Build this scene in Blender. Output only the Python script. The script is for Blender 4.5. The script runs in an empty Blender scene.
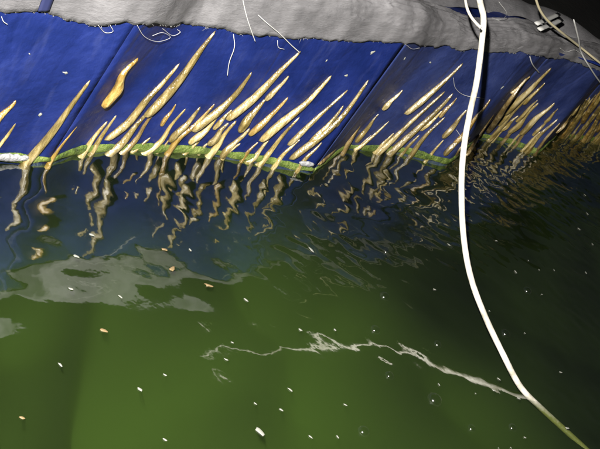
import bpy, bmesh, math, random
import numpy as np
from mathutils import Vector, Matrix, noise
from mathutils.bvhtree import BVHTree

random.seed(7)
scene = bpy.context.scene
col = scene.collection

# ------------------------------------------------------------------ camera
W, H, F = 600.0, 449.0, 967.0          # photograph size and focal length in its pixels
NADIR = 1600.0                         # image distance of the nadir from the centre
PITCH = math.atan(F / NADIR)
ROLL = math.radians(36)
UPD = Vector((math.sin(ROLL), math.cos(ROLL)))
up_c = Vector((math.cos(PITCH) * UPD.x, math.cos(PITCH) * UPD.y, math.sin(PITCH)))
vx = (up_c.z - (74.5 / F) * up_c.y) / up_c.x
X_c = Vector((vx, 74.5 / F, -1)).normalized()      # along the tarp wall
Y_c = up_c.cross(X_c)                              # into the tarp wall
R = Matrix((X_c, Y_c, up_c))                       # camera -> world rotation
CAM = Vector((-0.40248, -0.50098, 0.47647))        # just under half a metre above the water
cd = bpy.data.cameras.new("camera")
cd.sensor_width = 36.0
cd.lens = F / W * 36.0
cd.clip_start = 0.01
cd.clip_end = 500.0
cam = bpy.data.objects.new("camera", cd)
cam.matrix_world = Matrix.Translation(CAM) @ R.to_4x4()
col.objects.link(cam)
scene.camera = cam

# ------------------------------------------------------------------ night sky
world = bpy.data.worlds.new("World")
scene.world = world
world.use_nodes = True
wn = world.node_tree.nodes
wl = world.node_tree.links
sky = wn.new("ShaderNodeTexSky")
sky.sky_type = 'NISHITA'
sky.sun_disc = False
sky.sun_elevation = math.radians(-2)
sky.sun_rotation = math.radians(120)
wl.new(sky.outputs[0], wn["Background"].inputs[0])
wn["Background"].inputs[1].default_value = 0.09

# ------------------------------------------------------------------ the hand torch that lights the night scene
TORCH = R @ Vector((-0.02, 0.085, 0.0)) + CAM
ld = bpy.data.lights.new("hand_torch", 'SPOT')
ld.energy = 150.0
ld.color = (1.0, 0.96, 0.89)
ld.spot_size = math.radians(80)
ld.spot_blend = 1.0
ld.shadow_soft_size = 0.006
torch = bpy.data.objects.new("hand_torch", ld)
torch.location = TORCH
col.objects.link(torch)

scene.view_settings.view_transform = 'Standard'
scene.view_settings.look = 'None'
scene.view_settings.exposure = 0.0
scene.view_settings.gamma = 1.0
scene.view_settings.use_curve_mapping = False
scene.render.engine = 'CYCLES'
scene.cycles.use_denoising = True
scene.cycles.max_bounces = 5
scene.cycles.diffuse_bounces = 2
scene.cycles.glossy_bounces = 3
scene.cycles.use_adaptive_sampling = True
scene.cycles.adaptive_threshold = 0.03
scene.cycles.adaptive_min_samples = 24
scene.cycles.volume_bounces = 1
scene.cycles.transparent_max_bounces = 12
scene.cycles.caustics_reflective = False
scene.cycles.caustics_refractive = False
scene.cycles.sample_clamp_indirect = 6.0


# ------------------------------------------------------------------ helpers
def ray(px, py):
    return R @ Vector(((px - W / 2) / F, (H / 2 - py) / F, -1.0))


def at_z(px, py, z=0.0):
    r = ray(px, py)
    return CAM + r * ((z - CAM.z) / r.z)


def at_y(px, py, y):
    r = ray(px, py)
    return CAM + r * ((y - CAM.y) / r.y)


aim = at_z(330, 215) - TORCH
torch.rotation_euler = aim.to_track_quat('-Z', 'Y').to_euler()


def mesh_obj(name, verts, faces, mat, parent=None, smooth=True):
    me = bpy.data.meshes.new(name)
    me.from_pydata([tuple(v) for v in verts], [], faces)
    if mat:
        me.materials.append(mat)
    if smooth:
        me.polygons.foreach_set("use_smooth", [True] * len(me.polygons))
    me.update()
    o = bpy.data.objects.new(name, me)
    col.objects.link(o)
    if parent:
        o.parent = parent
    return o


def tag(o, label, cat, group=None):
    o["label"] = label
    o["category"] = cat
    if group:
        o["group"] = group
    return o


def grid_faces(nu, nv):
    return [(i * nv + j, (i + 1) * nv + j, (i + 1) * nv + j + 1, i * nv + j + 1)
            for i in range(nu - 1) for j in range(nv - 1)]


def catmull(pts, n):
    pts = [Vector(p) for p in pts]
    P = [pts[0] * 2 - pts[1]] + pts + [pts[-1] * 2 - pts[-2]]
    out = []
    for k in range(n):
        u = k / (n - 1) * (len(pts) - 1)
        i = min(int(u), len(pts) - 2)
        t = u - i
        a, b, c, d = P[i], P[i + 1], P[i + 2], P[i + 3]
        out.append(0.5 * ((2 * b) + (c - a) * t + (2 * a - 5 * b + 4 * c - d) * t * t
                          + (3 * b - a - 3 * c + d) * t ** 3))
    return out


def tube(path, rad, sides=10, flat=1.0, nrm=None):
    """closed tube along path; rad is a list; nrm a fixed side direction to flatten along"""
    V, Fc = [], []
    n = len(path)
    prev = None
    for i, p in enumerate(path):
        t = (path[min(i + 1, n - 1)] - path[max(i - 1, 0)]).normalized()
        if nrm is not None:
            a = nrm
        elif prev is not None:
            a = prev
        else:
            a = Vector((0, 0, 1)) if abs(t.z) < .9 else Vector((1, 0, 0))
        a = (a - t * a.dot(t)).normalized()
        prev = a
        b = t.cross(a)
        for k in range(sides):
            w = 2 * math.pi * k / sides
            V.append(p + a * (math.cos(w) * rad[i] * flat) + b * (math.sin(w) * rad[i]))
    for i in range(n - 1):
        for k in range(sides):
            k2 = (k + 1) % sides
            Fc.append((i * sides + k, i * sides + k2, (i + 1) * sides + k2, (i + 1) * sides + k))
    Fc.append(tuple(range(sides - 1, -1, -1)))
    Fc.append(tuple((n - 1) * sides + k for k in range(sides)))
    return V, Fc


def nz(x, y=0.0, z=0.0):
    return noise.noise(Vector((x, y, z)))


# ------------------------------------------------------------------ materials
def new_mat(name):
    m = bpy.data.materials.new(name)
    m.use_nodes = True
    nt = m.node_tree
    return m, nt, nt.nodes["Principled BSDF"]


def nn(nt, kind, **kw):
    n = nt.nodes.new(kind)
    for k, v in kw.items():
        if k.startswith("i_"):
            key = k[2:]
            n.inputs[int(key) if key.isdigit() else key].default_value = v
        else:
            setattr(n, k, v)
    return n


def ramp(nt, src, stops):
    r = nt.nodes.new("ShaderNodeValToRGB")
    el = r.color_ramp.elements
    while len(el) < len(stops):
        el.new(0.5)
    for e, (p, c) in zip(el, stops):
        e.position = p
        e.color = c if len(c) == 4 else (*c, 1)
    nt.links.new(src, r.inputs[0])
    return r


def noise_tex(nt, scale, detail=4, rough=.6, coord=None, stretch=None):
    tc = nt.nodes.new("ShaderNodeTexCoord")
    src = tc.outputs[coord or "Object"]
    if stretch:
        mp = nt.nodes.new("ShaderNodeMapping")
        mp.inputs["Scale"].default_value = stretch
        nt.links.new(src, mp.inputs[0])
        src = mp.outputs[0]
    t = nn(nt, "ShaderNodeTexNoise", i_Scale=scale, i_Detail=detail, i_Roughness=rough)
    nt.links.new(src, t.inputs["Vector"])
    return t


def bump(nt, bsdf, src, strength, dist):
    b = nn(nt, "ShaderNodeBump", i_Strength=strength, i_Distance=dist)
    nt.links.new(src, b.inputs["Height"])
    nt.links.new(b.outputs[0], bsdf.inputs["Normal"])
    return b


# blue tarpaulin: wet woven plastic, scuffed
m_tarp, nt, b = new_mat("blue_tarp")
t = noise_tex(nt, 22, 5, .65)
r = ramp(nt, t.outputs[0], [(.3, (.0035, .009, .055)), (.55, (.006, .014, .090)), (.8, (.014, .026, .125))])
scr = noise_tex(nt, 60, 3, .7, stretch=(1, 1, .22))
rs = ramp(nt, scr.outputs[0], [(.54, (0, 0, 0)), (.72, (.40, .40, .40))])
mx = nn(nt, "ShaderNodeMix", data_type='RGBA')
nt.links.new(rs.outputs[0], mx.inputs[0])
nt.links.new(r.outputs[0], mx.inputs[6])
mx.inputs[7].default_value = (.03, .04, .12, 1)
nt.links.new(mx.outputs[2], b.inputs["Base Color"])
b.inputs["Specular IOR Level"].default_value = .28
rr = ramp(nt, t.outputs[0], [(.3, (.36, .36, .36)), (.7, (.55, .55, .55))])
nt.links.new(rr.outputs[0], b.inputs["Roughness"])
t2 = noise_tex(nt, 90, 4, .6)
cz = noise_tex(nt, 16, 2, .5, stretch=(1, 1, .35))
cab = nn(nt, "ShaderNodeMath", operation='SUBTRACT', i_1=.5)
nt.links.new(cz.outputs[0], cab.inputs[0])
cab2 = nn(nt, "ShaderNodeMath", operation='ABSOLUTE')
nt.links.new(cab.outputs[0], cab2.inputs[0])
crm = nn(nt, "ShaderNodeMapRange", i_1=0.0, i_2=.05, i_3=-1.0, i_4=0.0)
nt.links.new(cab2.outputs[0], crm.inputs[0])
cmx = nn(nt, "ShaderNodeMath", operation='MULTIPLY_ADD', i_1=.35)
nt.links.new(crm.outputs[0], cmx.inputs[0])
nt.links.new(t2.outputs[0], cmx.inputs[2])
bump(nt, b, cmx.outputs[0], .4, .003)

lw = noise_tex(nt, 7, 3, .6)
m_tarp_greyed = m_tarp.copy()  # greyer copy, its colour lightened to brighten the right-hand panels
m_tarp_greyed.name = "blue_tarp_greyed"
for n in m_tarp_greyed.node_tree.nodes:
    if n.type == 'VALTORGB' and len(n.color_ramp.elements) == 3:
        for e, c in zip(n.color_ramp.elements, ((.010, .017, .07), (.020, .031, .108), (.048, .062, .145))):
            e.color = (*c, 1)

# grey felt-like sheet on the rim
m_cloth, nt, b = new_mat("grey_sheet")
t = noise_tex(nt, 18, 6, .7)
r = ramp(nt, t.outputs[0], [(.3, (.055, .054, .058)), (.48, (.10, .098, .104)), (.72, (.16, .157, .166))])
nt.links.new(r.outputs[0], b.inputs["Base Color"])
b.inputs["Roughness"].default_value = .75
t2 = noise_tex(nt, 260, 5, .75, stretch=(.35, 1, 1))
bump(nt, b, t2.outputs[0], .6, .002)

m_fibre, nt, b = new_mat("white_fibre")
b.inputs["Base Color"].default_value = (.42, .42, .41, 1)
b.inputs["Roughness"].default_value = .6

# eels
def eel_mat(name, c0, c1, c2):
    m, nt, b = new_mat(name)
    oi = nn(nt, "ShaderNodeObjectInfo")
    t = noise_tex(nt, 130, 4, .65, stretch=(1, 1, .2))
    r = ramp(nt, t.outputs[0], [(.32, c0), (.5, c1), (.70, c2)])
    hs = nn(nt, "ShaderNodeHueSaturation")
    mr = nn(nt, "ShaderNodeMapRange", i_3=.75, i_4=1.3)
    nt.links.new(oi.outputs["Random"], mr.inputs[0])
    nt.links.new(mr.outputs[0], hs.inputs["Value"])
    nt.links.new(r.outputs[0], hs.inputs["Color"])
    nt.links.new(hs.outputs[0], b.inputs["Base Color"])
    b.inputs["Roughness"].default_value = .3
    b.inputs["Specular IOR Level"].default_value = .8
    b.inputs["Subsurface Weight"].default_value = .0
    b.inputs["Coat Weight"].default_value = 1.0
    b.inputs["Coat IOR"].default_value = 1.75

    t2 = noise_tex(nt, 210, 4, .7, stretch=(1, 1, .3))
    bp = bump(nt, b, t2.outputs[0], .7, .0035)
    cr = ramp(nt, t2.outputs[0], [(.35, (.12, .12, .12)), (.65, (.42, .42, .42))])
    nt.links.new(cr.outputs[0], b.inputs["Coat Roughness"])
    nt.links.new(bp.outputs[0], b.inputs["Coat Normal"])
    return m


m_eel = eel_mat("eel_skin_olive", (.06, .042, .009), (.16, .115, .030), (.38, .305, .14))
m_eel_pale = eel_mat("eel_skin_pale", (.085, .06, .014), (.215, .16, .052), (.45, .375, .20))
m_eel_amber = eel_mat("eel_skin_amber", (.08, .045, .007), (.21, .13, .024), (.38, .27, .10))
m_eel_dark = eel_mat("eel_skin_brown", (.05, .032, .009), (.15, .10, .032), (.38, .30, .15))

# algae
m_algae, nt, b = new_mat("green_algae")
t = noise_tex(nt, 90, 5, .7)
r = ramp(nt, t.outputs[0], [(.32, (.018, .036, .005)), (.48, (.085, .135, .014)), (.7, (.23, .28, .07))])
nt.links.new(r.outputs[0], b.inputs["Base Color"])
b.inputs["Roughness"].default_value = .5
t2 = noise_tex(nt, 400, 4, .7)
bump(nt, b, t2.outputs[0], .9, .003)

m_foam, nt, b = new_mat("white_foam")
t = noise_tex(nt, 200, 4, .7)
r = ramp(nt, t.outputs[0], [(.3, (.16, .17, .18)), (.7, (.36, .36, .37))])
nt.links.new(r.outputs[0], b.inputs["Base Color"])
b.inputs["Roughness"].default_value = .5
bump(nt, b, t.outputs[0], .8, .003)

m_hose, nt, b = new_mat("white_hose")
t = noise_tex(nt, 60, 4, .6)
r = ramp(nt, t.outputs[0], [(.3, (.26, .24, .19)), (.48, (.44, .42, .37)), (.7, (.58, .555, .50))])
nt.links.new(r.outputs[0], b.inputs["Base Color"])
b.inputs["Roughness"].default_value = .45
t2 = noise_tex(nt, 160, 3, .6)
bump(nt, b, t2.outputs[0], .3, .003)

geo = nn(nt, "ShaderNodeNewGeometry")
sep = nn(nt, "ShaderNodeSeparateXYZ")
nt.links.new(geo.outputs["Position"], sep.inputs[0])
tz = noise_tex(nt, 180, 3, .6)
ad = nn(nt, "ShaderNodeMath", operation='MULTIPLY_ADD', i_1=.006, i_2=-.003)
nt.links.new(tz.outputs[0], ad.inputs[0])
ad2 = nn(nt, "ShaderNodeMath", operation='ADD')
nt.links.new(sep.outputs["Z"], ad2.inputs[0])
nt.links.new(ad.outputs[0], ad2.inputs[1])
murk_tint = nn(nt, "ShaderNodeMapRange", i_1=-.006, i_2=.002, i_3=1.0, i_4=0.0)     # murky water's olive dimming painted into the sunken length
nt.links.new(ad2.outputs[0], murk_tint.inputs[0])
mx = nn(nt, "ShaderNodeMix", data_type='RGBA')
nt.links.new(murk_tint.outputs[0], mx.inputs[0])
nt.links.new(r.outputs[0], mx.inputs[6])
mx.inputs[7].default_value = (.085, .095, .022, 1)
nt.links.new(mx.outputs[2], b.inputs["Base Color"])

m_cord, nt, b = new_mat("straw_cord")
b.inputs["Base Color"].default_value = (.52, .46, .30, 1)
b.inputs["Roughness"].default_value = .6

m_fleck, nt, b = new_mat("pale_fleck")
b.inputs["Base Color"].default_value = (.20, .205, .18, 1)
b.inputs["Roughness"].default_value = .4
m_fleck_b, nt, b = new_mat("tan_fleck")
b.inputs["Base Color"].default_value = (.17, .12, .06, 1)
b.inputs["Roughness"].default_value = .4

m_bubble, nt, b = new_mat("bubble_film")
for n in list(nt.nodes):
    nt.nodes.remove(n)
out = nn(nt, "ShaderNodeOutputMaterial")
fr = nn(nt, "ShaderNodeFresnel", i_IOR=1.7)
tr = nn(nt, "ShaderNodeBsdfTransparent")
gl = nn(nt, "ShaderNodeBsdfGlossy", i_Roughness=.16)
mxs = nn(nt, "ShaderNodeMixShader")
geo = nn(nt, "ShaderNodeNewGeometry")
one = nn(nt, "ShaderNodeMath", operation='SUBTRACT', i_0=1.0)
nt.links.new(geo.outputs["Backfacing"], one.inputs[1])
mul = nn(nt, "ShaderNodeMath", operation='MULTIPLY')
nt.links.new(one.outputs[0], mul.inputs[0])
nt.links.new(fr.outputs[0], mul.inputs[1])
nt.links.new(mul.outputs[0], mxs.inputs[0])
nt.links.new(tr.outputs[0], mxs.inputs[1])
nt.links.new(gl.outputs[0], mxs.inputs[2])
nt.links.new(mxs.outputs[0], out.inputs[0])

m_soil, nt, b = new_mat("dark_soil")
t = noise_tex(nt, 14, 6, .7)
r = ramp(nt, t.outputs[0], [(.3, (.006, .006, .006)), (.7, (.022, .021, .019))])
nt.links.new(r.outputs[0], b.inputs["Base Color"])
b.inputs["Roughness"].default_value = .95
bump(nt, b, t.outputs[0], .8, .02)

# green turbid water
m_water = bpy.data.materials.new("turbid_green_water")
m_water.use_nodes = True
nt = m_water.node_tree
for n in list(nt.nodes):
    nt.nodes.remove(n)
out = nn(nt, "ShaderNodeOutputMaterial")
t = noise_tex(nt, 55, 3, .5)
bp = nn(nt, "ShaderNodeBump", i_Strength=.05, i_Distance=.004)
nt.links.new(t.outputs[0], bp.inputs["Height"])
fr = nn(nt, "ShaderNodeFresnel", i_IOR=3.5)
tr = nn(nt, "ShaderNodeBsdfTransparent")
gl = nn(nt, "ShaderNodeBsdfGlossy", i_Roughness=.055)
nt.links.new(bp.outputs[0], fr.inputs["Normal"])
nt.links.new(bp.outputs[0], gl.inputs["Normal"])
mxs = nn(nt, "ShaderNodeMixShader")
geo = nn(nt, "ShaderNodeNewGeometry")
one = nn(nt, "ShaderNodeMath", operation='SUBTRACT', i_0=1.0)
nt.links.new(geo.outputs["Backfacing"], one.inputs[1])
mul = nn(nt, "ShaderNodeMath", operation='MULTIPLY')
nt.links.new(one.outputs[0], mul.inputs[0])
nt.links.new(fr.outputs[0], mul.inputs[1])
nt.links.new(mul.outputs[0], mxs.inputs[0])
nt.links.new(tr.outputs[0], mxs.inputs[1])
nt.links.new(gl.outputs[0], mxs.inputs[2])
nt.links.new(mxs.outputs[0], out.inputs["Surface"])
pv = nn(nt, "ShaderNodeVolumePrincipled")
pv.inputs["Color"].default_value = (.070, .118, .027, 1)
pv.inputs["Density"].default_value = 11.0
pv.inputs["Absorption Color"].default_value = (.30, .42, .12, 1)
nt.links.new(pv.outputs[0], out.inputs["Volume"])

m_bed, nt, b = new_mat("pond_bed_mud")
b.inputs["Specular IOR Level"].default_value = 0
b.inputs["Base Color"].default_value = (.0025, .0035, .002, 1)
b.inputs["Roughness"].default_value = 1


# ------------------------------------------------------------------ ground beyond the rim, water
gv = [(-60, .45, -.12), (60, .45, -.12), (60, 60, -.12), (-60, 60, -.12)]
ground = mesh_obj("ground", gv, [(0, 1, 2, 3)], m_soil)
ground["kind"] = "structure"


def axis(lo, hi, step, far_lo, far_hi):
    a = list(np.arange(lo, hi, step))
    s = step
    x = lo
    L = []
    while x > far_lo:
        s *= 1.35
        x -= s
        L.append(x)
    U = []
    s = step
    x = a[-1]
    while x < far_hi:
        s *= 1.35
        x += s
        U.append(x)
    return np.array(L[::-1] + a + U)


def ripples(Xg, Yg):
    rng = np.random.default_rng(11)
    Hh = np.zeros_like(Xg)
    # wind patches: calm at the near left, choppier away along the wall
    chop = np.clip(.36 + (Xg - .05) * 2.9, .3, 2.6)
    patch = .75 + .5 * np.sin(Xg * 23 + 1.3 * np.sin(Yg * 17)) * np.sin(Yg * 29 + 2.1 + np.sin(Xg * 13))
    near = np.clip((Yg + .27) / .17, 0, 1)              # calmer further out from the tarp
    for k in range(46):
        long_ = k < 14
        lam = rng.uniform(.028, .07) if long_ else .010 * (2.4 ** rng.random())
        th = math.radians(rng.normal(66, 26) if long_ else rng.normal(45, 34))
        kx, ky = 2 * math.pi / lam * math.cos(th), 2 * math.pi / lam * math.sin(th)
        a = (.0165 if long_ else .0130) * lam / (2 * math.pi)
        ph = rng.random() * 6.28
        warp = .5 * np.sin(Xg * rng.uniform(8, 30) + rng.random() * 6) + .5 * np.sin(Yg * rng.uniform(8, 30) + rng.random() * 6)
        w = a * np.sin(kx * Xg + ky * Yg + ph + warp * 1.6)
        Hh += w * ((.85 + .2 * np.minimum(chop, 1.5)) * (.42 + .58 * near) if long_ else chop * patch * (.55 + .45 * near))
    return Hh


xs = axis(-.22, 1.25, .0028, -3.0, 5.0)
ys = axis(-.46, .075, .0028, -4.0, .076)
ys = ys[ys <= .08]
Xg, Yg = np.meshgrid(xs, ys, indexing='ij')
fade = np.clip(1.4 - np.maximum(np.abs(Xg - .5) - .7, np.abs(Yg + .2) - .3) / .3, 0, 1)
Zg = ripples(Xg, Yg) * fade
nx, ny = len(xs), len(ys)
wv = np.stack([Xg, Yg, Zg], -1).reshape(-1, 3).tolist()
wf = grid_faces(nx, ny)
ntop = len(wf)
base = len(wv)
x0, x1, y0, y1, zb = xs[0], xs[-1], ys[0], ys[-1], -.6
wv += [(x0, y0, zb), (x1, y0, zb), (x1, y1, zb), (x0, y1, zb)]
wf.append((base, base + 3, base + 2, base + 1))
wf.append(tuple([base, base + 1] + [i * ny for i in range(nx - 1, -1, -1)]))
wf.append(tuple([base + 2, base + 3] + [i * ny + ny - 1 for i in range(nx)]))
wf.append(tuple([base + 3, base] + [j for j in range(ny)]))
wf.append(tuple([base + 1, base + 2] + [(nx - 1) * ny + j for j in range(ny - 1, -1, -1)]))
water = mesh_obj("water", wv, wf, m_water)
water.data.materials.append(m_bed)
for p in list(water.data.polygons)[ntop:]:
    p.material_index = 1
    p.use_smooth = False
water["kind"] = "structure"


# muddy bed: shelf, ridge and shallows invented to darken the water, hollow on the near left
def sstep(v, a, b_):
    q = np.clip((v - a) / (b_ - a), 0, 1)
    return q * q * (3 - 2 * q)


bx_ = axis(-.3, 1.3, .006, -2.9, 4.9)
by_ = axis(-.6, .07, .006, -3.9, .071)
Xb, Yb = np.meshgrid(bx_, by_, indexing='ij')
wob = .02 * np.sin(Xb * 21 + 1) + .014 * np.sin(Xb * 47 + Yb * 20) + .012 * np.sin(Yb * 33 - Xb * 9)
dep = .004 + .08 * sstep(-Yb + wob, .035, .21) * (1 - .97 * sstep(Xb + wob * 1.4 + Yb * .35, .12, .34))
ra, rb_ = at_z(97, 285), at_z(76, 460)  # made-up ridge that draws a dark strip in the water
rd = (rb_ - ra).to_2d().normalized()
rdist = np.abs((Xb - ra.x) * rd.y - (Yb - ra.y) * rd.x)
dep = dep * (1 - .6 * np.exp(-(rdist / .022) ** 2)) + .001
Zb = -dep * (1 + .42 * np.sin(Xb * 24 + 1.5 * np.sin(Yb * 17)) * np.sin(Yb * 27 + 1 + np.sin(Xb * 13))) + .0008 * np.sin(Xb * 90) * np.sin(Yb * 80)
bv_ = np.stack([Xb, Yb, Zb], -1).reshape(-1, 3).tolist()
bed = mesh_obj("pond_bed", bv_, grid_faces(len(bx_), len(by_)), m_bed)
bed["kind"] = "structure"


def water_z(x, y):
    i = min(max(int(np.searchsorted(xs, x)), 0), nx - 1)
    j = min(max(int(np.searchsorted(ys, y)), 0), ny - 1)
    return float(Zg[i, j])


# ------------------------------------------------------------------ blue tarp wall, pleated into panels
# (waterline pixel, cloth-edge pixel) pairs; the wall rises in the plane of its waterline
PANELS = [                                         # third value: how far the top of the column stands back
    [((-190, 168), (-100, 20), 0), ((-100, 163), (-5, 14), 0), ((0, 158), (90, 26), -.006), ((48, 161), (132, 28), -.014)],
    [((48, 161), (132, 28), -.014), ((78, 150), (180, 28), .012), ((130, 148), (222, 33), .007), ((200, 151), (285, 38), -.002), ((260, 160), (345, 43), -.008), ((312, 171), (403, 46), -.014)],
    [((312, 171), (403, 46), -.014), ((343, 147), (436, 47), .003), ((400, 150), (478, 50), .0), ((447, 163), (531, 55), -.008), ((478, 136), (548, 56), .004)],
    [((478, 136), (548, 56), .004), ((505, 140), (570, 62), .006), ((537, 153), (602, 70), -.004), ((556, 134), (612, 69), .006)],
    [((556, 134), (612, 69), .006), ((600, 140), (655, 76), .010), ((655, 152), (713, 85), 0), ((670, 136), (722, 82), .012)],
    [((670, 136), (722, 82), .012), ((735, 150), (785, 92), 0), ((745, 140), (795, 88), .01), ((850, 150), (890, 100), 0)],
]
tarp = bpy.data.objects.new("tarp", None)
col.objects.link(tarp)
tag(tarp, "pleated blue tarp wall rising out of the green water", "tarp")
panel_bvh, panel_cols = [], []
NV = 56
for pi, cols_px in enumerate(PANELS):
    bot = [at_z(*bp_) for bp_, tp_, ty_ in cols_px]
    top = [at_y(*tp_, ty_) for bp_, tp_, ty_ in cols_px]
    # subdivide columns, keeping the fold sharp at the last-but-one point
    B2, T2 = [], []
    for i in range(len(bot) - 1):
        n = max(6, int((bot[i + 1] - bot[i]).length / .006))
        fold = (i == len(bot) - 2)
        for k in range(n):
            u = k / n
            uu = u if fold else u
            B2.append(bot[i].lerp(bot[i + 1], uu))
            T2.append(top[i].lerp(top[i + 1], uu))
    B2.append(bot[-1])
    T2.append(top[-1])
    # smooth out the corners a little
    for it in range(3):
        for L in (B2, T2):
            L[1:-1] = [(L[i - 1] + L[i] * 2 + L[i + 1]) / 4 for i in range(1, len(L) - 1)]
    V = []
    nu = len(B2)
    for i in range(nu):
        edge = min(i, nu - 1 - i) / 6.0
        e = min(1, edge)
        for j in range(NV):
            t_ = -1.0 + 2.06 * j / (NV - 1)
            p = B2[i].lerp(T2[i], t_)
            w = .0022 * nz(p.x * 9 + pi * 7, p.z * 5, 3.1) + .0012 * nz(p.x * 30, p.z * 14, 9) \
                + .0016 * nz((p.x - p.z * .25) * 34, p.z * 3, 2.0)
            p = p + Vector((0, -w * e, 0))
            V.append(p)
    o = mesh_obj("panel", V, grid_faces(nu, NV), m_tarp if pi in (0, 1) else m_tarp_greyed, tarp)
    sol = o.modifiers.new("thickness", 'SOLIDIFY')
    sol.thickness = .0008
    sol.offset = 1
    panel_bvh.append(BVHTree.FromPolygons(V, grid_faces(nu, NV)))
    panel_cols.append((B2, T2, o))


def on_panel(pi, px, py):
    d = ray(px, py).normalized()
    h = panel_bvh[pi].ray_cast(CAM, d)
    if h[0] is None:
        y = panel_cols[pi][0][len(panel_cols[pi][0]) // 2].y
        p = at_y(px, py, y)
        return p, Vector((0, -1, 0))
    n = h[1]
    if n.dot(d) > 0:
        n = -n
    return h[0], n


def on_tarp(px, py):
    best = None
    d = ray(px, py).normalized()
    for bv in panel_bvh:
        h = bv.ray_cast(CAM, d)
        if h[0] is not None and (best is None or h[3] < best[3]):
            best = h
    if best is None:
        return at_y(px, py, 0), Vector((0, -1, 0))
    n = best[1]
    return best[0], (n if n.dot(d) < 0 else -n)


# algae bead along the waterline of each panel, foam patches over it
for pi, (B2, T2, po) in enumerate(panel_cols):
    n_end = len(B2) - 1
    path, rad = [], []
    for i in range(0, n_end + 1):
        p = B2[i]
        edge = min(1, min(i, n_end - i) / 5)
        path.append(p + Vector((0, -.0015, .0025 + .0015 * nz(p.x * 60, 4, pi))))
        rad.append((.0046 + .0026 * nz(p.x * 28, 1, pi * 3) + .0009 * nz(p.x * 160, 1, 2)) * (.5 + .5 * edge))
    V, Fc = tube(path, rad, 12, .42, Vector((0, -1, 0)))
    V = [v + Vector((0, nz(v.x * 200, v.z * 300, v.y * 300) * .0007, nz(v.x * 150, v.z * 240, 5) * .0012)) for v in V]
    mesh_obj("algae_band", V, Fc, m_algae, po)


def foam(x0, y0, x1, y1, w, pi, off=.004):
    pts, rad = [], []
    for k in range(14):
        u = k / 13
        p, n = on_panel(pi, x0 + (x1 - x0) * u, y0 + (y1 - y0) * u)
        pts.append(p + n * off)
        rad.append(w * (.25 + .75 * math.sin(math.pi * min(max(u, .04), .96)) ** .5) * (1 + .35 * nz(u * 5, x0)))
    V, Fc = tube(pts, rad, 8, .5, Vector((0, -1, 0)))
    V = [v + Vector((0, 0, nz(v.x * 260, v.z * 260, 5) * .0016)) for v in V]
    mesh_obj("foam_patch", V, Fc, m_foam, panel_cols[pi][2])


foam(-30, 152, 27, 155, .0042, 0)
foam(298, 160, 312, 163, .0034, 1)

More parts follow.
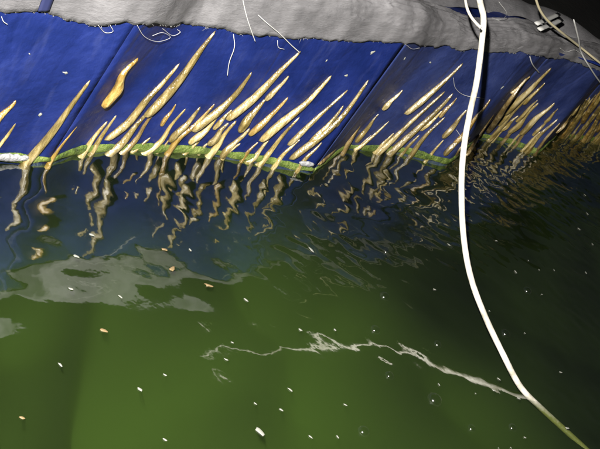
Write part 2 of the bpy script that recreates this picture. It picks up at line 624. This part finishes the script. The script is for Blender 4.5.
# ------------------------------------------------------------------ eels
# (panel, [(x, y) from the thick lower end to the thin tip], width in pixels, tint)
EELS = [
    (0, [(-15, 131), (0, 116), (15, 99)], 11, 'a'),
    (0, [(-14, 158), (2, 139), (17, 122)], 8, 'p'),
    (0, [(14, 176), (42, 140), (66, 108), (92, 79)], 14, 'p'),
    (0, [(47, 164), (60, 144), (78, 123)], 9, 'a'),
    (1, [(78, 155), (92, 138), (108, 120)], 10, 'p'),
    (1, [(92, 148), (104, 131), (117, 114)], 8, 'o'),
    (1, [(102, 105), (113, 87), (122, 72), (137, 57)], 14, 'a'),
    (1, [(104, 140), (126, 121), (144, 99), (162, 82), (180, 62)], 11, 'o'),
    (1, [(142, 116), (162, 95), (184, 70), (200, 49), (216, 30)], 13, 'o'),
    (1, [(104, 155), (121, 141), (135, 124), (155, 102)], 12, 'p'),
    (1, [(114, 157), (133, 140), (145, 122), (162, 102)], 9, 'd'),
    (1, [(160, 125), (168, 114), (176, 103)], 6, 'a'),
    (1, [(142, 152), (160, 139), (172, 124), (186, 107)], 9, 'p'),
    (1, [(168, 140), (184, 124), (201, 106)], 10, 'o'),
    (1, [(162, 157), (177, 137), (196, 122), (216, 102)], 10, 'a'),
    (1, [(190, 130), (216, 110), (233, 93), (252, 71)], 12, 'o'),
    (1, [(188, 142), (203, 130), (218, 115)], 10, 'p'),
    (1, [(208, 143), (217, 133), (228, 122)], 10, 'o'),
    (1, [(203, 157), (216, 143), (225, 133), (237, 120)], 11, 'p'),
    (1, [(225, 119), (250, 98), (275, 74), (301, 50)], 12, 'p'),
    (1, [(264, 99), (276, 88), (289, 75)], 8, 'p'),
    (1, [(237, 129), (249, 116), (264, 98)], 12, 'o'),
    (1, [(248, 134), (266, 118), (288, 96)], 10, 'a'),
    (1, [(226, 150), (237, 139), (249, 127)], 10, 'p'),
    (1, [(258, 140), (284, 118), (308, 98), (332, 75)], 12, 'p'),
    (1, [(260, 160), (280, 138), (300, 116)], 9, 'o'),
    (1, [(250, 158), (259, 149), (270, 139)], 9, 'p'),
    (1, [(286, 144), (312, 122), (348, 88)], 8, 'p'),
    (1, [(289, 159), (318, 136), (343, 112), (369, 79)], 11, 'o'),
    (1, [(305, 146), (322, 130), (343, 104)], 9, 'o'),
    (1, [(316, 164), (340, 138), (366, 106)], 8, 'd'),
    (1, [(336, 163), (352, 133), (367, 110), (382, 96)], 8, 'd'),
    (2, [(381, 108), (390, 100), (403, 89)], 8, 'p'),
    (2, [(355, 141), (366, 127), (379, 113)], 7, 'o'),
    (2, [(359, 145), (375, 133), (390, 120)], 6, 'o'),
    (2, [(403, 113), (432, 90), (463, 62)], 9, 'p'),
    (2, [(380, 148), (412, 119), (446, 90)], 9, 'p'),
    (2, [(389, 150), (427, 118), (453, 92)], 11, 'o'),
    (2, [(438, 116), (447, 107), (457, 97)], 6, 'd'),
    (2, [(412, 151), (428, 132), (445, 116)], 8, 'o'),
    (2, [(442, 137), (453, 124), (467, 109)], 8, 'p'),
    (2, [(453, 143), (473, 120), (490, 98)], 7, 'a'),
    (2, [(443, 154), (455, 142), (469, 129)], 8, 'o'),
    (2, [(452, 160), (459, 148), (470, 136)], 6, 'd'),
    (2, [(468, 150), (480, 132), (494, 113)], 6, 'd'),
    (3, [(503, 113), (526, 90), (552, 67)], 9, 'p'),
    (3, [(486, 132), (505, 104), (526, 78)], 8, 'd'),
    (3, [(491, 135), (512, 112), (533, 92)], 8, 'o'),
    (3, [(508, 132), (523, 117), (538, 102)], 8, 'p'),
    (3, [(518, 133), (536, 117), (554, 102)], 9, 'p'),
    (3, [(544, 122), (551, 115), (558, 108)], 5, 'o'),
    (3, [(528, 147), (541, 133), (557, 118)], 8, 'o'),
    (3, [(500, 130), (509, 122), (518, 115)], 6, 'o'),
    (3, [(497, 146), (513, 128), (530, 112)], 7, 'd'),
    (3, [(514, 145), (522, 135), (532, 126)], 6, 'd'),
    (3, [(536, 151), (548, 134), (560, 122)], 6, 'd'),
    (3, [(510, 93), (520, 84), (530, 76)], 5, 'd'),
    (1, [(126, 157), (138, 146), (150, 136)], 8, 'o'),
    (1, [(150, 158), (160, 148), (170, 138)], 7, 'd'),
    (1, [(180, 156), (190, 147), (201, 138)], 8, 'o'),
    (1, [(192, 158), (201, 149), (210, 141)], 7, 'p'),
    (1, [(219, 160), (229, 151), (240, 142)], 8, 'o'),
    (1, [(240, 161), (249, 150), (258, 141)], 7, 'a'),
    (1, [(275, 163), (287, 150), (300, 138)], 7, 'p'),
    (1, [(298, 167), (309, 154), (322, 141)], 7, 'o'),
    (1, [(212, 128), (222, 118), (232, 109)], 7, 'o'),
    (1, [(330, 128), (340, 118), (352, 106)], 7, 'p'),
    (2, [(372, 153), (382, 143), (394, 132)], 7, 'p'),
    (2, [(398, 156), (408, 145), (420, 134)], 7, 'o'),
    (2, [(425, 160), (434, 149), (444, 139)], 6, 'p'),
    (2, [(420, 130), (431, 120), (442, 110)], 6, 'o'),
    (2, [(352, 152), (362, 143), (372, 134)], 6, 'd'),
    (3, [(489, 143), (500, 131), (511, 121)], 6, 'o'),
    (3, [(505, 148), (516, 137), (527, 128)], 6, 'p'),
    (3, [(521, 150), (531, 140), (541, 131)], 6, 'p'),
    (3, [(498, 125), (509, 111), (520, 99)], 6, 'p'),
    (3, [(515, 121), (526, 110), (538, 99)], 6, 'o'),
    (3, [(532, 135), (541, 126), (550, 117)], 5, 'p'),
    (3, [(522, 103), (533, 93), (545, 82)], 6, 'o'),
]
rn = random.Random(23)
for k in range(104):                                 # the crowded far panel
    u = rn.random()
    v = rn.random()
    bx = 548 + u * 92 - v * 4
    by = 156 - v * 46 + u * 5
    if bx - (150 - by) * .62 < 528 or by < 104 or bx > 603:
        continue
    L = rn.uniform(22, 40)
    lean = rn.uniform(.58, .86)
    EELS.append((4, [(bx, by), (bx + L * lean * .5 + rn.uniform(-1, 1), by - L * .47), (bx + L * lean, by - L * .94)],
                 rn.uniform(5, 7.5), rn.choice('oopdpa')))

MATS = {'p': m_eel_pale, 'o': m_eel, 'a': m_eel_amber, 'd': m_eel_dark}
re_ = random.Random(5)
eel_objs = []
for ei, (pi, pts, w, c) in enumerate(EELS):
    P3 = []
    for (px, py) in pts:
        p, n = on_panel(pi, px, py)
        P3.append((p, n))
    mid = P3[len(P3) // 2][0]
    dist = -(R.transposed() @ (mid - CAM)).z
    rad = w * .5 * dist / F * .76
    # a lower end at the waterline goes on a little way under it
    ctr = [p + n * (rad * .82) for p, n in P3]
    if ctr[0].z < .008:
        ctr.insert(0, ctr[0] + (ctr[0] - ctr[1]).normalized() * .008)
    path = catmull(ctr, 26)
    n0 = P3[len(P3) // 2][1]
    side = n0.cross((path[-1] - path[0]).normalized()).normalized()
    L = (path[-1] - path[0]).length
    ph, fq, am = re_.random() * 6, re_.uniform(5, 9), re_.uniform(.02, .10) * rad * 6
    rr_ = []
    for i in range(26):
        u = i / 25
        body = (1 - .72 * max(0, (u - .3) / .7) ** 1.05) if u > .3 else (.80 + .20 * math.sin(u / .3 * math.pi / 2))
        if u < .08:
            body *= math.sqrt(max(.02, 1 - (1 - u / .08) ** 2))
        if u > .94:
            body *= math.sqrt(max(.05, 1 - ((u - .94) / .06) ** 2))
        body *= 1 + .15 * nz(u * 4, ei * 3.3)
        rr_.append(rad * body)
        path[i] = path[i] + side * (am * math.sin(u * fq + ph) * (1 - u * .3)) - n0 * (rad * .82 - rr_[-1] * .82)
    V, Fc = tube(path, rr_, 12, .92, n0)
    me_o = mesh_obj("eel", V, Fc, MATS[c])
    # origin at the lower end
    o0 = path[0].copy()
    me_o.data.transform(Matrix.Translation(-o0))
    me_o.location = o0
    eel_objs.append((pi, pts, w, c, me_o))

ORD = ["leftmost", "second", "third", "fourth", "fifth", "sixth", "seventh", "eighth", "ninth", "tenth", "eleventh",
       "twelfth", "thirteenth", "fourteenth", "fifteenth", "sixteenth", "seventeenth", "eighteenth", "nineteenth",
       "twentieth", "twenty-first", "twenty-second", "twenty-third", "twenty-fourth", "twenty-fifth", "twenty-sixth",
       "twenty-seventh", "twenty-eighth", "twenty-ninth", "thirtieth", "thirty-first", "thirty-second", "thirty-third",
       "thirty-fourth", "thirty-fifth", "thirty-sixth", "thirty-seventh", "thirty-eighth", "thirty-ninth", "fortieth",
       "forty-first", "forty-second", "forty-third", "forty-fourth"]
PNAME = {0: "the left edge panel", 1: "the widest blue panel",
         2: "the panel behind the hose", 3: "the narrow panel right of hose"}
TINT = {'p': "pale cream", 'o': "olive", 'a': "amber", 'd': "dark brown"}
SPECIAL = {6: "lone plump amber eel clinging high above the waterline, clear of all others",
           8: "highest of the eels, its thin tip reaching up to the grey sheet",
           2: "long thick pale eel standing alone by the left edge panel's end",
           19: "very long pale eel whose tip has a loose thread beside it",
           24: "long straight cream eel, broad-bodied, on the right half of the widest panel",
           35: "long thin cream eel highest on the tarp panel behind the white hose"}
for pi in range(4):
    grp = [(k, e) for k, e in enumerate(eel_objs) if e[0] == pi]
    grp.sort(key=lambda ke: ke[1][1][-1][0])
    for rank, (k, e) in enumerate(grp):
        ln = math.hypot(e[1][-1][0] - e[1][0][0], e[1][-1][1] - e[1][0][1])
        size = "long" if ln > 75 else ("short" if ln < 32 else "slim")
        if k in SPECIAL:
            lab = SPECIAL[k]
        elif rank == 0:
            lab = f"{size} {TINT[e[3]]} eel with the leftmost tip on {PNAME[pi]}"
        else:
            lab = f"{size} {TINT[e[3]]} eel, tip {ORD[rank]} from left on {PNAME[pi]}"
        tag(e[4], lab, "eel", "eels climbing the blue tarp")
for e in eel_objs:
    if e[0] == 4:
        tag(e[4], "brown eel in the crowded dark mass at the right edge", "eel", "eels crowded at the right edge")

# ------------------------------------------------------------------ grey sheet laid over the rim
EDGE = [(-220, 12), (-100, 12), (-30, 14), (0, 13), (40, 11), (60, 19), (100, 25), (160, 25), (190, 25), (210, 28), (250, 35), (300, 39),
        (340, 41), (380, 42), (420, 45), (450, 48), (490, 52), (520, 53), (545, 57), (575, 62), (605, 73), (650, 84), (720, 95), (800, 105)]
BACK = [(-220, -130), (-100, -110), (-30, -95), (0, -85), (40, -78), (60, -70), (100, -60), (160, -48), (190, -42), (210, -38), (250, -28), (300, -14),
        (340, -3), (380, 6), (420, 11), (450, 19), (490, 28), (520, 31), (545, 37), (575, 49), (605, 62), (650, 68), (720, 80), (800, 92)]


def resample(poly, n):
    d = [0]
    for a, b_ in zip(poly[:-1], poly[1:]):
        d.append(d[-1] + 1)
    out = []
    for k in range(n):
        u = k / (n - 1) * (len(poly) - 1)
        i = min(int(u), len(poly) - 2)
        t_ = u - i
        out.append((poly[i][0] * (1 - t_) + poly[i + 1][0] * t_, poly[i][1] * (1 - t_) + poly[i + 1][1] * t_))
    return out


NS, NT = 420, 44
e_px, b_px = resample(EDGE, NS), resample(BACK, NS)
E3 = [at_y(px, py, -.012) for px, py in e_px]
ypan = []
for (px, py) in e_px:
    p, n = on_tarp(px, py)
    ypan.append(p.y)
ypan = [min(ypan[max(0, i - 5):i + 6]) for i in range(NS)]
ypan = [sum(ypan[max(0, i - 4):i + 5]) / len(ypan[max(0, i - 4):i + 5]) for i in range(NS)]
E3 = [at_y(px, py, yy - .0018) for (px, py), yy in zip(e_px, ypan)]
rise = [float(np.interp(q[0], [120, 250, 360, 480], [.088, .072, .052, .023])) for q in e_px]
rimz = [e.z + r_ for e, r_ in zip(E3, rise)]
V = []
for i in range(NS):
    e = E3[i]
    jag = .0022 * nz(e.x * 140, 2, 7) + .0035 * nz(e.x * 38, 6, 1) + .0014 * nz(e.x * 420, 1, 1)
    e = e + Vector((0, 0, jag))
    b3 = at_z(*b_px[i], rimz[i])
    if b3.y > .22:
        b3 = Vector((b3.x, .22, rimz[i]))
    if b3.y < e.y + .03:
        b3.y = e.y + .03
    c1 = e + Vector((0, -.004, rise[i] * 1.05))
    for j in range(NT):
        t_ = j / (NT - 1)
        p = e * (1 - t_) ** 2 + c1 * (2 * t_ * (1 - t_)) + b3 * t_ ** 2
        s_ = p.x
        wr = .006 * nz(s_ * 9, t_ * 3.2, 4) + .004 * (.5 - abs(nz(s_ * 7 + t_ * 3, t_ * 9, 8))) + .0016 * nz(s_ * 45 + t_ * 20, t_ * 22, 3) + .0007 * nz(s_ * 160, t_ * 40, 3)
        k = min(1, t_ * 4)
        p = p + Vector((0, -.35 * wr * k - .002 * nz(s_ * 60, t_ * 3, 2) * (1 - t_), wr * k))
        V.append(p)
sheet = mesh_obj("rim_sheet", V, grid_faces(NS, NT), m_cloth)
so = sheet.modifiers.new("thickness", 'SOLIDIFY')
so.thickness = .0009
tag(sheet, "wrinkled grey fabric sheet with frayed edge over the tarp's rim", "fabric sheet")
sheet_bvh = BVHTree.FromPolygons(V, grid_faces(NS, NT))


def on_sheet(px, py):
    d = ray(px, py).normalized()
    h = sheet_bvh.ray_cast(CAM, d)
    if h[0] is not None:
        return h[0] - d * .002
    p, n = on_tarp(px, py)
    return p + n * .003


# fuzz of cut fibres along the lower edge
rf = random.Random(3)
V, Fc = [], []
for k in range(260):
    i = rf.uniform(20, NS - 20)
    p = Vector(sheet.data.vertices[int(i) * NT].co)
    if nz(p.x * 30, 8, 8) < rf.uniform(-.5, .5):
        continue
    L = rf.uniform(.0005, .0018) * (1 if rf.random() < .95 else rf.uniform(1.5, 4))
    d = Vector((rf.uniform(-1, 1), rf.uniform(-.9, .1), rf.uniform(-1, .3))).normalized()
    cpath = [p, p + d * L * .5 + Vector((rf.uniform(-1, 1), 0, rf.uniform(-1, 1))) * .0007, p + d * L]
    v_, f_ = tube(cpath, [.00009, .00007, .00004], 3)
    o_ = len(V)
    V += v_
    Fc += [tuple(q + o_ for q in f) for f in f_]
fz = mesh_obj("fray", V, Fc, m_fibre, sheet)
fz["kind"] = "stuff"


def strand(name, pts, wpx, mat, parent=None, lift=.0, n=30, place=on_sheet, sides=7):
    P3 = []
    for q in pts:
        p = place(q[0], q[1])
        if len(q) > 2:
            d = (CAM - p).normalized()
            p = p + d * q[2]
        P3.append(p)
    path = catmull(P3, n)
    dist = -(R.transposed() @ (path[n // 2] - CAM)).z
    r_ = wpx * .5 * dist / F * (.5 if parent else 1)
    V_, F_ = tube(path, [r_ * (.55 if i in (0, n - 1) else 1) for i in range(n)], sides)
    return mesh_obj(name, V_, F_, mat, parent)


THREADS = [
    ([(98, 25), (104, 30), (112, 29, .003), (110, 25)], 1.0),
    ([(137, 25), (142, 34, .004), (155, 39, .006), (168, 35, .005), (160, 30, .004), (150, 33, .003)], .9),
    ([(160, 26), (170, 33, .004), (178, 30, .004), (175, 27)], .9),
    ([(232, 32), (233, 45, .004), (228, 60, .005), (226, 74, .003)], 1.6),
    ([(242, -4, .002), (246, 14, .003), (250, 27, .003), (254, 40, .004)], 1.8),
    ([(258, 15, .002), (268, 24, .003), (280, 34, .003), (290, 43, .003), (299, 51, .003)], 1.8),
    ([(276, 38), (277, 45, .003), (283, 47, .003)], 1.0),
    ([(0, 14), (2, 19, .003), (6, 22, .003)], 1.4),
    ([(455, 128), (462, 138), (470, 143), (483, 146), (502, 148)], .8),
    ([(452, 76), (454, 86), (462, 93), (476, 96, .004), (505, 99, .003)], .8),
    ([(528, 55), (531, 63, .003), (538, 71, .003)], 2.4),
    ([(497, 0, .004), (505, 12, .004), (500, 20, .003), (492, 18, .003)], .8),
    ([(560, 48), (566, 52, .003), (575, 50, .003), (583, 56, .003)], .8),
    ([(405, 44), (410, 47, .002), (418, 46)], .8),
]
for pts, w in THREADS:
    strand("thread", pts, w, m_fibre, sheet)

# blue lining beyond the sheet and a second grey sheet lying on the bank
zr = .175
lin_f = [(330, 2), (380, 12), (420, 17), (450, 21), (490, 33), (520, 36), (545, 42), (575, 54), (605, 68), (700, 88)]
lin_b = [(330, -24), (380, -10), (420, -4), (450, 0), (490, 8), (520, 12), (545, 18), (575, 30), (605, 45), (700, 70)]
fa, ba = resample(lin_f, 80), resample(lin_b, 80)
V = []
for i in range(80):
    a3, c3 = at_z(*fa[i], zr - .006), at_z(*ba[i], zr - .012)
    for j in range(10):
        p = a3.lerp(c3, j / 9)
        V.append(p + Vector((0, 0, .006 * nz(p.x * 14, p.y * 20, 5))))
lin = mesh_obj("liner", V, grid_faces(80, 10), m_tarp)
so = lin.modifiers.new("thickness", 'SOLIDIFY')
so.thickness = .001
tag(lin, "strip of dark blue plastic liner showing behind the grey sheet", "liner")

bk_f = [(380, -20), (420, -10), (450, -3), (480, 0), (520, 9), (545, 16), (575, 30), (605, 48), (700, 74)]
bk_b = [(380, -40), (420, -28), (450, -20), (480, -14), (520, -5), (545, 4), (575, 19), (605, 38), (700, 66)]
fa, ba = resample(bk_f, 90), resample(bk_b, 90)
V = []
for i in range(90):
    a3, c3 = at_z(*fa[i], zr + .004), at_z(*ba[i], zr - .004)
    for j in range(14):
        t_ = j / 13
        p = a3.lerp(c3, t_)
        V.append(p + Vector((0, 0, .014 * math.sin(t_ * math.pi) + .008 * nz(p.x * 18, p.y * 14, 5) - .012)))
bk = mesh_obj("bank_sheet", V, grid_faces(90, 14), m_cloth)
so = bk.modifiers.new("thickness", 'SOLIDIFY')
so.thickness = .0016
tag(bk, "darker crumpled grey sheet lying on the bank at the top right", "fabric sheet")

# ------------------------------------------------------------------ white hose dipping into the water
NAD = Vector((W / 2 - UPD.x * NADIR, H / 2 + UPD.y * NADIR))


def over_water(px, py, gx, gy):
    """point seen at (px, py) standing over the water point seen near (gx, gy)"""
    g = at_z(gx, gy, 0)
    r_ = ray(px, py)
    # closest approach of the sight line to the plumb line through g
    hx, hy = r_.x, r_.y
    k = ((g.x - CAM.x) * hx + (g.y - CAM.y) * hy) / (hx * hx + hy * hy)
    return CAM + r_ * k


def g_of(px, py, tq):
    t_ = tq / (2 - tq)
    return px + (NAD.x - px) * t_, py + (NAD.y - py) * t_


MIRROR = [(700, 470), (528, 398), (486, 384), (470, 378), (440, 363), (400, 351), (370, 344), (300, 345), (240, 347), (200, 380), (150, 430)]


def mirror_t(px, py):
    """how far down the plumb line the hose's mirror image lies"""
    best = .0
    for (ax, ay), (bx, by) in zip(MIRROR[:-1], MIRROR[1:]):
        dx, dy = NAD.x - px, NAD.y - py
        ex, ey = bx - ax, by - ay
        det = -dx * ey + dy * ex
        if abs(det) < 1e-9:
            continue
        t_ = (-(ax - px) * ey + (ay - py) * ex) / det
        v_ = (dx * (ay - py) - dy * (ax - px)) / det
        if -1e-6 <= v_ <= 1 + 1e-6 and t_ > 0:
            best = max(best, t_)
    return best


HOSE = [(474, -30), (480, 2), (483.5, 18), (482, 40), (477, 80), (470, 112), (464, 147),
        (461.5, 185), (463.5, 236), (471, 278), (485, 316), (501, 350), (520, 386)]
tqs = [mirror_t(px, py) for px, py in HOSE]
for i in (3, 2, 1, 0):                              # above the picture's mirror image: carry on at the same rate
    tqs[i] = tqs[i + 1] + .00055 * (HOSE[i + 1][1] - HOSE[i][1])
P3 = [over_water(px, py, *g_of(px, py, tq)) for (px, py), tq in zip(HOSE, tqs)]
P3 += [at_z(541, 408, -.005), at_z(565, 430, -.009), at_z(590, 453, -.012), at_z(625, 485, -.014)]
path = catmull(P3, 90)
RH = 3.2 * .84 / F
V, Fc = tube(path, [RH * (1 + .04 * nz(i * .6)) for i in range(90)], 14)
hose = mesh_obj("hose", V, Fc, m_hose)
tag(hose, "thin white hose arching down from the rim into the green water", "hose")

# thin second loop beside the hose top, cords and plastic tie at the upper right
pl = [over_water(px, py, *g_of(px, py, tqs[1])) for px, py in [(464, -14), (466, 4), (470, 15), (476, 23), (481, 28)]]
V, Fc = tube(catmull(pl, 24), [.0013] * 24, 8)
tag(mesh_obj("cord", V, Fc, m_hose), "thin pale cord looped beside the top of the white hose", "cord")

c1 = strand("cord", [(533, -6, .02), (538, 8, .02), (546, 19, .02), (560, 31, .02), (580, 47, .02), (604, 66, .02), (640, 92, .02)], 2.4, m_cord)
tag(c1, "straw-coloured cord running diagonally over the top right corner", "cord")
c2 = strand("string", [(572, 18, .012), (577, 38, .012), (581, 52, .012), (589, 66, .012), (598, 80, .012), (610, 92, .01)], 1.6, m_fibre)
tag(c2, "thin white string hanging below the straw-coloured cord at the right edge", "string")
tie = bpy.data.objects.new("plastic_tie", None)
tie.location = on_sheet(545, 26)
col.objects.link(tie)
tag(tie, "small double white plastic tie on the grey sheet, top right", "tie")
for dy in (0, 7):
    pa = [on_sheet(534 + dy * .4, 29 + dy * .8) , on_sheet(545 + dy * .4, 23.5 + dy * .8), on_sheet(557 + dy * .4, 18 + dy * .8)]
    lo = Vector(tie.location)
    pa = [Vector((0, 0, .006)) + at_z(*q, zr + .014) - lo for q in
          [(533 + dy * .4, 28 + dy * .8), (545 + dy * .4, 23 + dy * .8), (556 + dy * .4, 18 + dy * .8)]]
    V, Fc = tube(catmull(pa, 8), [.0032] * 8, 6, .35, Vector((0, 0, 1)))
    mesh_obj("strip", V, Fc, m_fibre, tie)

# ------------------------------------------------------------------ flecks and bubbles on the water
def fleck_mesh(name, a, b_, h, seed, mat):
    V_, F_ = [], []
    n = 9
    for ring, (s_, z_) in enumerate([(1, 0), (.8, h * .7), (.0, h)]):
        for k in range(n):
            w_ = 2 * math.pi * k / n
            q = 1 + .75 * nz(math.cos(w_) * 1.5 + seed * 9, math.sin(w_) * 1.5)
            V_.append((a * s_ * q * math.cos(w_), b_ * s_ * q * math.sin(w_), z_))
    for ring in range(2):
        for k in range(n):
            k2 = (k + 1) % n
            F_.append((ring * n + k, ring * n + k2, (ring + 1) * n + k2, (ring + 1) * n + k))
    F_.append(tuple(range(n - 1, -1, -1)))
    return mesh_obj(name, V_, F_, mat)


def put_fleck(px, py, L, ang, mat, label, group, kind="fleck", seed=0):
    g = at_z(px, py)
    # direction on the water of an image direction
    g2 = at_z(px + math.cos(ang) * L * .5, py + math.sin(ang) * L * .5)
    dv = g2 - g
    a = dv.length
    o = fleck_mesh(kind, a * .8, a * .34, .0003, seed, mat)
    o.location = (g.x, g.y, water_z(g.x, g.y) + .0005)
    o.rotation_euler.z = math.atan2(dv.y, dv.x)
    tag(o, label, "debris", group)
    return o


BIG = [
    (140, 390, 9, .7, m_fleck, "white oval fleck floating on the green water at lower left"),
    (260, 432, 17, .8, m_fleck, "largest white elongated fleck, near the bottom of the water"),
    (104, 331, 12, .35, m_fleck_b, "tan fleck floating at the left, above the white oval fleck"),
    (22, 418, 9, .3, m_fleck_b, "round brown crumb floating near the bottom left corner"),
    (76, 257, 9, .4, m_fleck, "white fleck floating below the eel reflections on the left"),
    (71, 289, 8, .4, m_fleck, "white fleck left of the middle water, beneath two others"),
    (172, 269, 7, -.8, m_fleck_b, "curled tan flake floating under the eel reflections"),
    (208, 286, 11, .25, m_fleck_b, "broad tan flake floating left of centre"),
    (311, 250, 9, .8, m_fleck, "slim white fleck among the eel reflections, centre"),
    (164, 250, 9, .3, m_fleck_b, "small tan flake floating near the curled tan flake"),
    (92, 235, 8, .4, m_fleck, "white fleck floating highest at the left"),
]
for k, (px, py, L, a, m, lab) in enumerate(BIG):
    put_fleck(px, py, L, a, m, lab, None, "fleck", k)
rb = random.Random(17)
for k in range(26):
    px, py = rb.uniform(430, 600), rb.uniform(190, 449)
    if py < 190 + (600 - px) * .2:
        continue
    put_fleck(px, py, rb.uniform(2.2, 5.5), rb.uniform(.2, 1.0), m_fleck,
              "tiny pale fleck floating on the dark water at right", "flecks on the dark water", "fleck", 40 + k)
for k, (px, py) in enumerate([(300, 330), (345, 405), (232, 343), (246, 300), (255, 404), (310, 437), (337, 437), (281, 410), (165, 375), (226, 360), (120, 297), (190, 250), (335, 330), (290, 390), (165, 440), (60, 365)]):
    put_fleck(px, py, rb.uniform(4, 8), rb.uniform(.4, .9), m_fleck,
              "small faint fleck floating on the green water", "flecks on the green water", "fleck", 90 + k)


def bubble(px, py, L, label):
    g = at_z(px, py)
    r_ = L * .5 * (g - CAM).length / F
    V_, F_ = [], []
    n, m_ = 20, 9
    for i in range(m_):
        th = i / (m_ - 1) * math.pi * .5
        for k in range(n):
            w_ = 2 * math.pi * k / n
            V_.append((r_ * math.cos(th) * math.cos(w_), r_ * math.cos(th) * math.sin(w_), r_ * .8 * math.sin(th)))
    F_ = [(i * n + k, i * n + (k + 1) % n, (i + 1) * n + (k + 1) % n, (i + 1) * n + k) for i in range(m_ - 1) for k in range(n)]
    o = mesh_obj("bubble", V_, F_, m_bubble)
    o.location = (g.x, g.y, water_z(g.x, g.y) + .0003)
    tag(o, label, "bubble", "bubbles on the water")


for px, py, L, lab in [
    (384, 297, 11, "clear bubble in the middle of the water, left of the hose"),
    (375, 330, 11, "clear bubble just above the reflected white streak"),
    (389, 376, 10, "clear bubble just below the reflected white streak"),
    (363, 432, 13, "clear bubble nearest the bottom edge, right of centre"),
    (434, 400, 16, "largest clear bubble, below the end of the white streak"),
    (437, 345, 9, "small clear bubble right above the white streak"),
    (471, 429, 9, "small clear bubble at the bottom, left of the sunken hose"),
    (512, 428, 9, "small clear bubble below the sunken hose end"),
    (527, 291, 9, "small clear bubble right of the hose"),
    (505, 334, 10, "clear bubble touching the hose's right side"),
    (386, 152 + 100, 8, "small clear bubble near the eel reflections, centre right"),
]:
    bubble(px, py, L, lab)

# dark blue strip added in place of a gap in the grey sheet
V = []
for k in range(16):
    u = k / 15
    for q in (-5.5, -1.8, 1.8, 5.5):
        p = on_sheet(43 + 9 * u + q, 10.5 - 24 * u)
        V.append(p + (CAM - p).normalized() * .002)
m_navy, nt, b = new_mat("navy_gap")
b.inputs["Base Color"].default_value = (.008, .012, .055, 1)
b.inputs["Roughness"].default_value = .7
gap_strip = mesh_obj("gap_strip", V, grid_faces(16, 4), m_navy)
gap_strip.modifiers.new("thickness", 'SOLIDIFY').thickness = .0012
tag(gap_strip, "short dark blue strip standing in for a gap in the grey sheet near the left corner", "gap_strip")

# pale crumbs stuck to the wet tarp
for k, (px, py, L, lab) in enumerate([
        (65, 72, 6, "white crumb stuck to the left edge panel, above the long pale eel"),
        (40, 114, 6, "white crumb stuck to the left edge panel, beside the small eels"),
        (29, 53, 3, "faint crumb stuck high on the left edge panel"),
        (372, 52, 7, "white crumb stuck to the widest panel just under the grey sheet"),
        (404, 58, 5, "white crumb stuck on the pleat between widest panel and hose panel"),
        (346, 75, 5, "pale crumb stuck to the widest panel, right of the long cream eel"),
        (326, 60, 3, "tiny crumb stuck to the widest panel, above the long cream eel"),
        (430, 62, 4, "pale crumb stuck to the tarp left of the hose"),
        (502, 87, 4, "pale crumb stuck to the tarp just right of the hose")]):
    p, n = on_tarp(px, py)
    a = L * .5 * (p - CAM).length / F
    o = fleck_mesh("crumb", a, a * .5, .0006, 200 + k, m_fleck)
    o.location = p + n * .0009
    q = n.to_track_quat('Z', 'Y')
    o.rotation_euler = (q.to_matrix() @ Matrix.Rotation(k * 1.3, 3, 'Z')).to_euler()
    tag(o, lab, "debris", "crumbs on the tarp")
